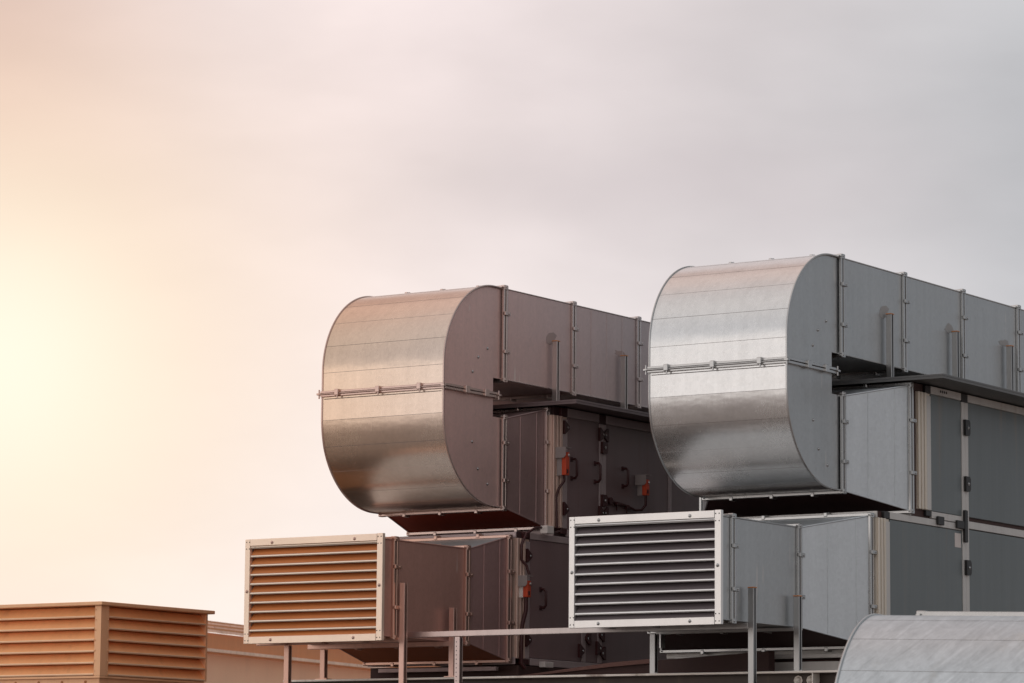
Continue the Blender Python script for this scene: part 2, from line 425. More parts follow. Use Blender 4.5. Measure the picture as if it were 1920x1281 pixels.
def exhaust_duct(zone, ox, label, B, nsec, seams_on):
    """U-shaped outlet duct: two bend halves, straight run over the unit, flared transition into the upper casing"""
    x0, x1 = -1.722 + ox, .092 + ox
    t = thing('exhaust_duct', label, 'air duct', (ox - .8, 2.5, 1.6), 'curved exhaust ducts on the roof')
    up, lo = bend_profile()
    bend_half(up, True, x0, x1, GALV[zone], SIDE[zone], ZINC[zone], 'upper_bend', t)
    bend_half(lo, False, x0, x1, GALV[zone], SIDE[zone], ZINC[zone], 'lower_bend', t)
    seam_joint(t, zone, x0, x1)
    zt, zb = 4.385, 3.252
    ys = [2.55 + 1.575 * i for i in range(nsec + 1)]
    rnd = random.Random(int(ox * 10) + 7)
    for i in range(nsec):
        m = MB(); a, b = ys[i] + .0, ys[i + 1] - .0
        m.box(x0, x1, a, b, zb, zt)
        m.tube([(x1 - .002, a + .05, zt), (x1 - .002, b - .05, zt)], .010, 6, 1)
        m.tube([(x1 - .002, a + .05, zb), (x1 - .002, b - .05, zb)], .010, 6, 1)
        for q in seams_on.get(i, ()):
            m.tube([(x1 + .001, a + (b - a) * q, zb + .02), (x1 + .001, a + (b - a) * q, zt - .02)], .006, 4, 0)
        m.build('duct_section', [SIDE[zone], ZINC[zone]], t)
    for i in range(nsec + 1):
        flange(t, zone, ys[i], x0, x1, zb, zt)
    flange(t, zone, 2.56, x0, x1, 1.665, 2.772)
    m = MB()
    A = (x0, x1, 1.665, 2.772)
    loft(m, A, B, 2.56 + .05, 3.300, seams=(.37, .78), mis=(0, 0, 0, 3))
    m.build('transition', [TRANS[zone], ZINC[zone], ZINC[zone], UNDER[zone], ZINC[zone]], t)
    flange(t, zone, 3.325, *B)
    return t

def louvre(parent, zone, x0, x1, z0, z1, y=0.0):
    fw = .081
    m = MB(); d = .05
    m.box(x0, x0 + fw * .9, y - d, y, z0, z1, c=.003)
    m.box(x1 - fw, x1, y - d, y + .001, z0, z1 + .004, c=.003)
    m.box(x0 + fw * .9 + .003, x1 - fw - .003, y - d - .002, y, z1 - fw, z1, c=.003)
    m.box(x0 + fw * .9 + .003, x1 - fw - .003, y - d - .002, y, z0 - .002, z0 + fw, c=.003)
    m.box(x0 + .05, x1 - .05, y, y + .10, z1 - .06, z1 - .03)      # frame return behind the face
    m.box(x0 + .05, x1 - .05, y, y + .10, z0 + .03, z0 + .06)
    m.box(x1 - .06, x1 - .03, y, y + .10, z0 + .06, z1 - .06)
    m.box(x0 + .03, x0 + .06, y, y + .10, z0 + .06, z1 - .06)
    for cx in (x0 + .045, x1 - .045):                              # rivets at the corner joints
        for cz in (z0 + .035, z0 + .115, z1 - .035, z1 - .115):
            for dd in (-.022, .022):
                m.dome((cx + dd, y - d, cz), (0, -1, 0), .006, 1)
    fr = m.build('louvre', [ALU[zone], BLACK], parent)
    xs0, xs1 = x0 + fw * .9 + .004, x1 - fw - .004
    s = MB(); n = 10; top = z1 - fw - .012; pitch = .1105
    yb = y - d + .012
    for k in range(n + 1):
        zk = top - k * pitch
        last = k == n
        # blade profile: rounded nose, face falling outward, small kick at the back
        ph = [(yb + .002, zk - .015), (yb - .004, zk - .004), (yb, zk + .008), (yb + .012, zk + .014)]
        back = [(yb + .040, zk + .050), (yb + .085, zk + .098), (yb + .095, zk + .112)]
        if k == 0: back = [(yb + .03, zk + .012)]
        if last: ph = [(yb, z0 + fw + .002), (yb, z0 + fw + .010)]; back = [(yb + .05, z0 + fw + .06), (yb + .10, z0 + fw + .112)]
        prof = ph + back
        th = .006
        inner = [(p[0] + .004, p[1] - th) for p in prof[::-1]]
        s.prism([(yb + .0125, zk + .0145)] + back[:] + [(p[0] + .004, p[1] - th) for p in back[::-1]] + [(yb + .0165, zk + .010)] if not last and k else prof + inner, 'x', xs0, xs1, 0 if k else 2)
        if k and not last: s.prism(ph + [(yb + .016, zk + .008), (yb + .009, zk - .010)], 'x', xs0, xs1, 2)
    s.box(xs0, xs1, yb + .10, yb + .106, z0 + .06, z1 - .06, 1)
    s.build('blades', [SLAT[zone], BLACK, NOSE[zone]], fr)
    w = x1 - x0
    for p in ((x0 + w * .20, z1 - .048), (x0 + w * .80, z1 - .048), (x0 + w * .20, z0 + .042), (x0 + w * .80, z0 + .042), (x0 + .04, (z0 + z1) / 2), (x1 - .042, (z0 + z1) / 2 + .02)):
        MB().dome((p[0], y - d - .001, p[1]), (0, -1, 0), .017).build('bolt', ZINC[zone], fr)
    return fr

def intake_duct(zone, lz, x0, x1, dz, D, label, yD):
    t = thing('intake_duct', label, 'air intake', ((x0 + x1) / 2, .2, dz), 'louvred air intakes on the roof')
    z0, z1 = dz, 1.243 + dz
    louvre(t, lz, x0, x1, z0, z1)
    a = (x0 + .03, x1 - .01, z0 + .055, z1 - .06)
    zl = zone
    m = MB(); loft(m, a, a, .002, .16); m.build('collar', [SIDE[zl]], t)
    flange(t, zl, .20, *a)
    m = MB(); loft(m, a, a, .16, 1.68, mis=(0, 0, 1, 0))
    for q in (a[3], a[2]): m.tube([(a[1], .26, q), (a[1], 1.62, q)], .009, 6, 0)
    m.build('duct_section', [SIDE[zl], SIDE['R']], t)
    flange(t, zl, 1.69, *a)
    m = MB()
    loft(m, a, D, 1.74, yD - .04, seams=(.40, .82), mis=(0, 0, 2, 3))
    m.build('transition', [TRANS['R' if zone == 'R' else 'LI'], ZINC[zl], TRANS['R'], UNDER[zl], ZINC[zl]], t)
    flange(t, zl, yD, *D)
    return t

# ------------------------------------------------------------------ air handling unit
def handle(parent, x, y, z0, z1, mat):
    m = MB(); o = .085
    m.tube([(x, y, z0), (x + o * .7, y, z0), (x + o, y, z0 + .03), (x + o, y, z1 - .03), (x + o * .7, y, z1), (x, y, z1)], .017, 8)
    for z in (z0, z1): m.box(x, x + .012, y - .026, y + .026, z - .03, z + .03, c=.004)
    return m.build('handle', mat, parent)
def latch(parent, x, y, z, h, mat):
    m = MB(); w = .062
    prof = [(y - w, z - h / 2), (y + w * .6, z - h / 2), (y + w, z - h / 2 + .03), (y + w, z + h / 2 - .03), (y + w * .6, z + h / 2), (y - w, z + h / 2)]
    m.prism(prof, 'x', x, x + .035, 0)
    m.dome((x + .035, y, z), (1, 0, 0), .016, 1)
    return m.build('latch', [mat, ZINC['R']], parent)
def hinge(parent, x, y, z, s, mat):
    """triangular hinge leaf pointing along s (+1 / -1 in y)"""
    m = MB()
    m.prism([(y - s * .01, z + .02), (y + s * .085, z + .085), (y + s * .105, z + .085), (y + s * .105, z - .085), (y + s * .085, z - .085), (y - s * .01, z - .02)], 'x', x, x + .03, 0)
    m.dome((x + .03, y + s * .03, z), (1, 0, 0), .012, 1)
    return m.build('hinge', [mat, ZINC['R']], parent)

def corner_profile(x, y0, y1, z0, z1, mats, parent, front_y):
    """ribbed corner post: three vertical ribs to the front, a flat white strip to the side"""
    m = MB()
    w = y1 - y0
    m.box(x - .20, x - .012, y0, y1 - .002, z0, z1)
    for k in range(3):
        a = y0 + w * (.02 + .22 * k)
        m.box(x - .012, x + .010 + .004 * k, a, a + w * .15, z0, z1, 0, c=.006)
    m.box(x - .012, x + .004, y0 + w * .68, y1 - .004, z0 + .004, z1 - .03, 1, c=.003)
    o = m.build('corner_post', mats, parent)
    return o

def ahu(zone, ox, x0, x1, label, hood_x1, up_y, cfg):
    t = thing('air_handling_unit', label, 'air handler', ((x0 + x1) / 2, 2.55, -.46), 'air handling units on the roof')
    Y1 = 11.0
    P, FR, CP = PANEL[zone], FRAME[zone], POSTF[zone]
    dk = BLACK if zone == 'R' else BLACK_HAZE
    s = .012
    zl0, zl1, zu0, zu1 = cfg['z']          # lower panel bottom/top, upper panel bottom/top
    # closed casings behind the panels
    MB().box(x0 + .01, x1 - .03, 2.56, Y1, zl0 - .02, zl1 + .08).build('lower_casing', BITUM if zone == 'R' else UNDER['R'], t)
    MB().box(x0 + .01, x1 - .03, 3.40, Y1, zl1 + .081, 2.995).build('upper_casing', BITUM if zone == 'R' else UNDER['R'], t)
    MB().box(x0, x1 - .02, 2.552, 2.559, zl0, zl1).build('front_panel', P, t)
    MB().box(x0, x1 - .02, 3.392, 3.399, zu0, zu1).build('front_panel', P, t)
    # rails
    for ya, za, zb in ((2.53, zl1, zl1 + .075), (2.53, zl0 - .09, zl0 - .002), (3.37, zl1 + .085, zu0 - .004)):
        MB().box(x0, x1 - .01, ya, ya + .021, za, zb, c=.004).build('front_rail', FR, t)
    m = MB()
    yl = cfg['ylow']
    m.box(x1 - .03, x1 + .004, yl, cfg['posts'][0][0] - .004, zl1 + .004, zl1 + .084, c=.004)      # top rail of lower casing
    m.box(x1 - .03, x1 + .004, up_y, cfg['posts'][0][0] - .004, zl1 + .092, zu0 - .006, c=.004)    # bottom rail of upper casing
    m.box(x1 - .03, x1 + .002, cfg['posts'][0][1] + .004, Y1, zl1 + .04, zu0 - .05, c=.004)
    m.box(x1 - .03, x1 + .003, up_y, cfg['posts'][0][0] - .004, zu1 + .004, 2.994, c=.004)
    m.box(x1 - .03, x1 + .003, cfg['posts'][0][1] + .004, Y1, zu1 + .004, 2.994, c=.004)
    m.build('side_rail', FR, t)
    MB().box(x0, x1 + .002, 2.60, Y1, -.46, zl0 - .10).build('base_rail', BITUM, t)
    MB().box(x1 - .03, x1 + .006, 2.86, Y1, zl0 - .092, zl0 - .006, c=.004).build('base_rail', FR, t)
    # corner profiles + black corner pieces
    corner_profile(x1, 2.535, yl - .004, zl0 - .02, zl1 + .0, [CP, FR], t, 2.53)
    corner_profile(x1, up_y - .34, up_y - .004, zu0 - .0, zu1 + .0, [CP, FR], t, 3.37)
    m = MB()
    for ya, za, zb in ((yl, zl1 + .003, zl1 + .085), (yl, zl0 - .09, zl0 - .021), (up_y, zu0 - .07, zu0 - .003), (up_y, zu1 + .003, 2.99)):
        m.box(x1 - .2, x1 + .006, ya - .15, ya - .006, za, zb, c=.006)
    m.build('corner_cap', dk, t)
    # panels and mullions
    ups = [up_y] + [v for p in cfg['posts'] for v in p] + [Y1]
    for i in range(0, len(ups), 2):
        a, b = ups[i] + .003, ups[i + 1] - .003
        pn = MB().box(x1 - .03, x1 - .004, a, b, zu0, zu1, c=.004).build('door_panel', P, t)
        for (hy, ha, hb) in cfg.get('hand_up', {}).get(i // 2, ()): handle(pn, x1 - .004, hy, ha, hb, dk)
    lps = [yl] + [v for p in cfg['lposts'] for v in p] + [Y1]
    for i in range(0, len(lps), 2):
        a, b = lps[i] + .003, lps[i + 1] - .003
        pn = MB().box(x1 - .03, x1 - .004, a, b, zl0, zl1 - .002 if i == 0 or zone == 'L' else zl1 + .03, c=.004).build('door_panel', P, t)
        for (hy, ha, hb) in cfg.get('hand_lo', {}).get(i // 2, ()): handle(pn, x1 - .004, hy, ha, hb, dk)
    for a, b in cfg['posts']:
        k = MB(); g = (a + b) / 2
        lo_z = zl0 if cfg['through'] and (a, b) == cfg['posts'][0] else zu0 - .06
        k.box(x1 - .03, x1 + .006, a, g - .003, lo_z, zu1 - .01, c=.003); k.box(x1 - .03, x1 + .006, g + .003, b, lo_z, zu1 - .01, c=.003)
        k.box(x1 - .03, x1 + .002, a + .002, b - .002, zu1 - .008, 2.99, 1)
        k.build('mullion', [FR, dk], t)
    for a, b in cfg['lposts']:
        if cfg['through'] and (a, b) == cfg['posts'][0]: continue
        MB().box(x1 - .03, x1 + .006, a, b, zl0, zl1 - .004, c=.003).build('mullion', FR, t)
    for y, z, h in cfg['latches']: latch(t, x1 + .006, y, z, h, dk)
    for y, z, sgn in cfg['hinges']: hinge(t, x1 + .003, y, z, sgn, dk)
    # rain roof with a folded drip edge
    m = MB()
    m.box(x0 - .30, hood_x1, 3.20, Y1 + .5, 3.012, 3.036, c=.003)
    m.box(x0 - .30, hood_x1 - .003, 3.203, 3.215, 2.985, 3.011)
    m.box(hood_x1 - .016, hood_x1 - .003, 3.216, Y1 + .5, 2.985, 3.011)
    m.build('rain_roof', HOOD[zone], t)
    return t

exhaust_duct('R', 0.0, 'silver U-shaped exhaust duct, the right-hand and larger of the two curved ducts',
    (-2.215, .575, 1.475, 2.935), 6, {})
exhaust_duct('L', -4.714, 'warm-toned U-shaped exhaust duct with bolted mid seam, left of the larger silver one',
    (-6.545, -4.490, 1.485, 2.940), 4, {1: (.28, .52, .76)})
intake_duct('R', 'R', -1.97, 0.0, 0.0, (-2.24, .50, -.13, 1.345), 'pale aluminium louvred air intake with grey flared duct, on the right, nearest the camera', 2.465)
intake_duct('LI', 'L', -6.57, -4.545, -.082, (-6.55, -4.445, -.205, 1.278), 'haze-tinted louvred air intake with reddish-brown flared duct, left of the pale one', 2.43)

ahu('R', 0, -2.25, .564, 'slate grey air handling unit with pale frame and dark rain roof, on the right', 1.08, 3.895,
    dict(z=(-.14, 1.335, 1.515, 2.90), ylow=2.835, posts=[(4.70, 4.87), (8.6, 8.77)], lposts=[(4.70, 4.87), (8.6, 8.77)], through=True,
         latches=[(4.80, 2.583, .19), (4.80, 1.905, .18), (4.80, .90, .18)], hinges=[]))
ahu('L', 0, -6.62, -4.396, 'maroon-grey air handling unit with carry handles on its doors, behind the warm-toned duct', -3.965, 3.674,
    dict(z=(-.165, 1.285, 1.475, 2.88), ylow=2.838, posts=[(4.42, 4.575), (6.117, 6.195)], lposts=[(4.03, 4.115), (4.405, 4.495)], through=False,
         latches=[(4.505, 2.57, .15), (4.505, 1.895, .15)],
         hinges=[(3.66, 2.745, -1), (3.66, 1.719, -1), (4.497, 2.735, -1), (4.497, 2.735, 1), (4.497, 1.735, -1), (4.497, 1.735, 1), (2.83, 1.08, -1), (2.83, .05, -1), (4.04, -.03, -1), (4.10, .13, 1), (4.42, .19, 1), (4.45, .02, -1), (4.45, -.04, 1)],
         hand_up={0: [(3.77, 2.12, 2.36), (4.32, 2.12, 2.356)], 1: [(4.985, 2.12, 2.346)]}, hand_lo={0: [(3.08, .458, .687)]}))

# black tee brackets between the two casings of the right unit, paper tag, vent holes
rt = [o for o in COL.objects if o.name == 'air_handling_unit'][0]
m = MB()
m.box(.570, .60, 4.00, 4.16, 1.36, 1.46, c=.006); m.build('latch', BLACK, rt)
m = MB(); m.box(.572, .60, 4.50, 4.695, 1.355, 1.45, c=.006); m.box(.572, .604, 4.698, 4.78, 1.20, 1.585, c=.006); m.build('latch', BLACK, rt)
m = MB(); m.box(.5605, .5635, 4.50, 4.66, 1.13, 1.30); m.build('paper_tag', WHITE, rt)
m = MB()
for k in range(4): m.tube([(.5675, 4.15 + .05 * k, 2.955), (.5695, 4.15 + .05 * k, 2.955)], .017, 8)
m.build('vent_hole', BLACK, rt)

# ------------------------------------------------------------------ damper actuators on the left unit
def actuator(x, y, zt, label, side, oh=.27):
    """grey weather cover over a grey and orange box"""
    t = thing('damper_actuator', label, 'actuator', (x, y, zt - .36), 'damper actuators on the left unit')
    m = MB()
    w, d, h = .165, .14, .135
    m.prism([(x, zt), (x + w, zt), (x + w, zt - h + .03), (x + w - .03, zt - h), (x, zt - h)], 'y', y, y + .006, 0)
    m.box(x, x + w, y + .006, y + d, zt - .008, zt, 0)
    m.box(x, x + .006, y + .006, y + d, zt - h, zt - .009, 1)
    m.box(x + .006, x + .010, y + .006, y + d - .004, zt - h, zt - .009, 1)
    m.build('weather_cover', [GREYBOX, BLACK_HAZE], t)
    m = MB(); b0 = zt - h * .6
    m.box(x + .012, x + .085, y + .03, y + .11, zt - oh, b0, c=.006)
    m.build('gear_housing', GREYBOX if side else WHITE, t)
    o = MB().box(x + .086, x + .15, y + .03, y + .115, zt - oh + .005, b0 + .02, c=.006).build('motor_housing', ORANGE, t)
    MB().box(x + .1505, x + .160, y + .05, y + .08, zt - oh + .03, zt - oh + .08, c=.003).build('lever', BLACK_HAZE, o)
    MB().dome((x + .150, y + .095, zt - .10), (1, 0, 0), .018).build('bolt', ZINC['L'], o)
    return t
a1 = actuator(-4.40, 3.38, 2.475, 'large orange actuator under a grey cover on the upper corner post', True, .355)
a2 = actuator(-4.42, 2.56, .825, 'small orange actuator on the lower corner post beside the brown duct', False)
a3 = actuator(-4.385, 5.27, 2.29, 'orange actuator in the middle of a door panel near the silver duct', True)
MB().tube([(-4.30, 3.45, 2.15), (-4.31, 3.47, 2.06), (-4.36, 3.42, 1.96), (-4.385, 3.40, 1.85), (-4.375, 3.40, 1.6), (-4.375, 3.41, 1.47)], .016, 8).build('cable', BLACK_HAZE, a1)
MB().tube([(-4.31, 2.63, .58), (-4.32, 2.64, .40), (-4.36, 2.62, .22), (-4.37, 2.62, 0), (-4.37, 2.62, -.24), (-4.34, 2.66, -.30)], .026, 8).build('cable', BLACK_HAZE, a2)
MB().tube([(-4.30, 2.68, .84), (-4.33, 2.66, .95), (-4.365, 2.60, 1.02), (-4.365, 2.60, 1.2), (-4.34, 2.66, 1.34), (-4.33, 2.86, 1.43), (-4.34, 3.0, 1.44)], .018, 8).build('cable', BLACK_HAZE, a2)
MB().tube([(-4.27, 5.35, 2.04), (-4.28, 5.36, 1.90), (-4.34, 5.36, 1.84), (-4.37, 5.25, 1.83), (-4.375, 5.08, 1.87), (-4.375, 4.9, 1.885), (-4.378, 4.68, 1.905)], .017, 8).build('cable', BLACK_HAZE, a3)
m = MB(); m.tube([(-4.398, 4.66, 1.905), (-4.36, 4.66, 1.905)], .048, 10); m.build('cable_gland', BLACK_HAZE, a3)
for yy, zz in ((4.82, 1.885), (5.06, 1.865)): m = MB(); m.box(-4.398, -4.355, yy - .035, yy + .035, zz - .03, zz + .02, c=.005); m.box(-4.39, -4.375, yy - .006, yy + .006, zz - .09, zz - .03); m.build('cable_clip', BLACK_HAZE, a3)
t = thing('junction_box', 'small white junction box at the foot of the upper duct flange', 'junction box', (-4.33, 3.10, 1.38))
MB().box(-4.385, -4.28, 3.04, 3.20, 1.37, 1.47, c=.008).build('box', WHITE, t)
MB().tube([(-4.34, 3.20, 1.42), (-4.33, 3.30, 1.40), (-4.35, 3.42, 1.43)], .013, 6).build('cable', BLACK_HAZE, t)
t = thing('junction_box', 'small pale junction box low down on the base rail of the maroon-grey unit', 'junction box', (-4.35, 3.15, -.27))
MB().box(-4.388, -4.30, 3.04, 3.24, -.275, -.205, c=.006).build('box', WHITE, t)

# ------------------------------------------------------------------ steel support frame
def channel(name, zone, x, y, z0, z1, label, group, s=.035, cap=True, holes=False):
    """square strut: closed front and side faces, slot at the back, cut edge on top, foot plate"""
    t = thing(name, label, 'support post', (x, y, z0), group)
    m = MB(); w = .008
    m.box(x - s, x + s, y - s, y - s + w, z0, z1, c=.003)
    m.box(x - s, x + s, y + s - w, y + s, z0, z1, c=.003)
    m.box(x - s, x - s + w, y - s + w, y + s - w, z0, z1)
    m.box(x + s - .004, x + s, y - s + w, y - s + .022, z0, z1); m.box(x + s - .004, x + s, y + s - .022, y + s - w, z0, z1)
    m.box(x - s + w, x - s + w + .002, y - s + w, y + s - w, z0, z1 - .002, 1)
    m.build('strut', [STRUT[zone], SEAM], t)
    if cap: MB().box(x - s - .004, x + s + .004, y - s - .004, y + s + .004, z1, z1 + .012, c=.003).build('cut_end', RUST, t)
    if z0 > GROUND + .1:
        m = MB(); m.box(x - s - .05, x + s + .05, y - s - .02, y + s + .02, z0, z0 + .012)
        m.dome((x + s + .025, y - s, z0 + .012), (0, 0, 1), .014)
        m.build('foot_plate', ZINC[zone], t)
    if holes:
        m = MB()
        for k in range(40): m.tube([(x - .008, y - s - .0015, z1 - .06 - k * .05), (x - .008, y - s + .001, z1 - .06 - k * .05)], .007, 6)
        m.build('slot_hole', BLACK, t)
    return t
BT = -.46
G1 = 'posts under the air intakes'
channel('support_post', 'R', .085, .485, GROUND, .42, 'tall steel post clamped to the right intake duct, standing in front of the long beam', G1)
channel('support_post', 'R', .085, 1.512, BT, .385, 'steel post beside the right flared duct, its foot on the long beam', G1)
channel('support_post', 'R', -1.805, 1.512, BT, .005, 'short grey post under the left end of the pale intake, standing on the long beam', G1, cap=False)
channel('support_post', 'LI', -4.46, .265, GROUND, .60, 'tall reddish post to the right of the haze-tinted louvre', G1, cap=False)
channel('support_post', 'LI', -4.46, 1.28, BT, .365, 'reddish post against the brown flared duct, its foot on the long beam', G1, cap=False)
channel('support_post', 'LI', -6.145, .27, GROUND, -.095, 'leftmost post, under the left half of the haze-tinted louvre', G1, cap=False)
channel('support_post', 'LI', -6.38, 1.30, BT, -.095, 'short post with a pale lower clip under the haze-tinted louvre, next to the leftmost post', G1, cap=False)
channel('support_post', 'L', -3.825, .485, GROUND, -.032, 'perforated pale post holding up the horizontal rail near its left end', G1, cap=False, holes=True)
G2 = 'posts on the rain roofs'
for x, y, zn, lb in ((.165, 3.635, 'R', 'tall steel post against the silver straight duct, nearest its curved end'), (.165, 5.37, 'R', 'middle one of the three posts against the silver straight duct'),
                 (.165, 6.90, 'R', 'rightmost post against the silver straight duct, by the photo edge'), (-4.55, 3.63, 'L', 'steel post against the warm-toned straight duct, nearer its curved end'),
                 (-4.55, 5.26, 'L', 'steel post against the warm-toned straight duct, close behind the silver duct')):
    channel('duct_post', zn, x, y, 3.037, 3.845, lb, G2)
for o_, zn in ((0.0, 'R'), (-4.714, 'L')):
    dt = [o for o in COL.objects if o.name.startswith('exhaust_duct') and abs(o.location.x - (o_ - .8)) < .01][0]
    for y, z in ((3.62, 3.87), (5.34, 3.87), (6.88, 3.87)) if zn == 'R' else ((3.62, 3.88), (5.25, 3.87)):
        m = MB(); rnd = random.Random(int(y * 10))
        pts = [(y + .11 * math.cos(a_) * (.5 + rnd.random()), z + .01 + .065 * math.sin(a_) * (.35 + 1.2 * rnd.random())) for a_ in [k * 2 * math.pi / 11 for k in range(11)]]
        m.prism(pts, 'x', .0925 + o_, .0945 + o_); m.build('post_top_smear', SMEAR[zn], dt)  # irregular flat patch on the duct side above each post
def rail(name, zone, x0, x1, y, z0, z1, label, group='horizontal rails under the intakes'):
    m = MB(); s = .035
    m.box(x0, x1, y - s, y + s, z0, z1, c=.004)
    m.box(x0, x1, y - s - .0015, y - s, z0 + .012, z0 + .018)
    return tag(m.build(name, STRUT[zone], None), label, 'rail', group)
rail('support_rail', 'L', -4.54, .048, .485, -.028, .038, 'long horizontal steel rail running from the reddish post to under the pale intake')
rail('support_rail', 'R', -1.76, .048, 1.512, .0, .04, 'horizontal rail under the rear of the pale intake duct')
rail('support_rail', 'LI', -6.6, -4.497, .27, -.09, -.032, 'brown horizontal rail right under the haze-tinted louvre')
rail('support_rail', 'LI', -6.6, -4.497, 1.29, -.09, -.032, 'brown horizontal rail under the rear of the haze-tinted intake')
# long I-beams of the platform
def ibeam(y, label, stiff, x_0=-6.95):
    t = thing('steel_beam', label, 'steel beam', (-3, y, BT - .40), 'long platform beams')
    MB().box(x_0, 9, y - .17, y + .17, BT - .024, BT, c=.003).build('top_flange', [STEELTOP], t)
    MB().box(x_0, 9, y - .008, y + .008, BT - .38, BT - .0245).build('web', STEEL, t)
    MB().box(x_0, 9, y - .17, y + .17, BT - .40, BT - .3805).build('bottom_flange', STEEL, t)
    for x in stiff:
        k = MB().box(x - .006, x + .006, y - .165, y - .0085, BT - .38, BT - .0245)
        k.build('stiffener', STEELTOP, t)
        for dx in (-.10, -.26):
            MB().dome((x + dx, y - .0085, BT - .10), (0, -1, 0), .045).build('bolt', STEELTOP, t)
    for x in (-6.8, -3.4, 1.6, 8.5):
        MB().box(x - .1, x + .1, y - .09, y + .09, GROUND, BT - .4005).build('column', STEEL, t)
    return t
ibeam(1.40, 'long dark steel beam with a pale top edge, across the bottom of the picture', (.42,))
ibeam(6.0, 'dark steel beam far back underneath the air handling units', ())
tag(MB().prism([(-4.25, -.445), (-2.70, -.285), (-2.12, -.250), (-2.12, -.30), (-2.70, -.335), (-4.25, -.458)], 'y', 2.02, 2.06).build('edge_board', PLANK), 'sloping weathered brown board behind the long beam, between the two units', 'board')
tag(MB().prism([(-4.35, -.459), (-4.2, -.455), (-2.70, -.300), (-.6, -.19), (-.6, -.459)], 'y', 2.061, 2.20).build('roof_upstand', BITUM), 'dark sloping bitumen roof upstand behind the brown board', 'upstand')  # stands for the dark bitumen upstand of the roof
# base rail under the right intake flange
tag(MB().box(-2.05, .50, 2.40, 2.50, -.262, -.212, c=.004).box(-2.0, .50, 2.44, 2.48, -.459, -.30).build('base_sill', FRAME['R']), 'pale grey base sill under the flared duct of the right unit', 'sill')
m = MB(); m.box(-2.145, -2.125, .80, .82, -.07, .10); m.box(-2.145, -2.045, .80, .82, .10, .12)
tag(MB().box(-6.36, -4.60, 2.40, 2.47, -.335, -.285, c=.004).build('base_sill', FRAME['L']), 'pinkish base sill under the flared duct of the left unit', 'sill')
# white angle bracket under the pale louvre
tag(MB().box(-1.70, -1.68, 1.46, 1.56, -.16, -.002).box(-1.70, -1.60, 1.46, 1.56, -.0015, -.0005).build('angle_bracket', ZINC['R']), 'small bright angle bracket beside the short grey post', 'bracket')

# ------------------------------------------------------------------ louvred roof vent at the left
def roof_vent():
    X, Y = -8.83, 0.0; zt, zb = .44, -.42; L, W = 3.6, 2.075
    t = thing('roof_vent', 'ochre louvred roof vent box with a flat lid, at the lower left of the picture', 'roof vent', (X - L / 2, W / 2, GROUND))
    MB().box(X - L - .05, X + .05, Y - .05, Y + W + .10, zt, zt + .045, c=.006).build('lid', VENTD, t)
    m = MB()
    m.box(X - .10, X, Y, Y + .012, zb, zt - .001); m.box(X - .012, X, Y + .013, Y + .15, zb, zt - .001)
    for z in [zb + .06 + .125 * k for k in range(7)]:
        m.dome((X - .085, Y, z), (0, -1, 0), .010); m.dome((X, Y + .135, z), (1, 0, 0), .010)
    m.build('corner_post', VENTD, t)
    MB().box(X - .14, X + .010, Y + W - .030, Y + W, zb, zt - .001).build('corner_post', VENTD, t)
    MB().box(X - L, X - L + .029, Y - .01, Y + .14, zb, zt - .001).build('corner_post', VENTD, t)
    n = 6; p = (zt - zb - .01) / n
    m = MB(); q = MB()
    for k in range(n):
        z = zt - .012 - k * p
        # blade: outer face leaning out, folded nose, short return
        pr = [(.09, z), (.075, z - .012), (.020, z - p * .62), (-.006, z - p * .86), (-.004, z - p * .95), (.020, z - p * .98), (.10, z - p * .90), (.10, z - p * .86), (.026, z - p * .90), (.030, z - p * .62)]
        m.prism([(Y + a, b) for a, b in pr], 'x', X - L + .03, X - .101)
        q.prism([(X - a, b) for a, b in pr], 'y', Y + .152, Y + W - .031)
        ns = [(-.004, z - p * .80), (-.009, z - p * .86), (-.007, z - p * .955), (-.004, z - p * .95)]
        m.prism([(Y + a, b) for a, b in ns], 'x', X - L + .03, X - .101, 1)
        q.prism([(X - a, b) for a, b in ns], 'y', Y + .152, Y + W - .031, 1)
    m.build('louvre_panel', [VENT, VNOSE], t); q.build('louvre_panel', [VENT, VNOSE], t)
    MB().box(X - L + .1, X - .105, Y + .105, Y + W - .032, zb, zt - .004).build('core', RUST, t)
    m = MB().box(X - L + .04, X - .04, Y + .04, Y + W - .08, GROUND, zb - .002)
    o = m.build('base_curb', VENTD, t)
    m = MB().box(X - L, X - .0, Y - .004, Y + W - .03, zb - .03, zb - .003, c=.004)
    m.build('flashing', VENTD, t)
    for k in range(9):
        MB().dome((X - L + .3 + k * .38, Y + .039, zb - .075), (0, -1, 0), .016).build('bolt', RUST, o)
roof_vent()

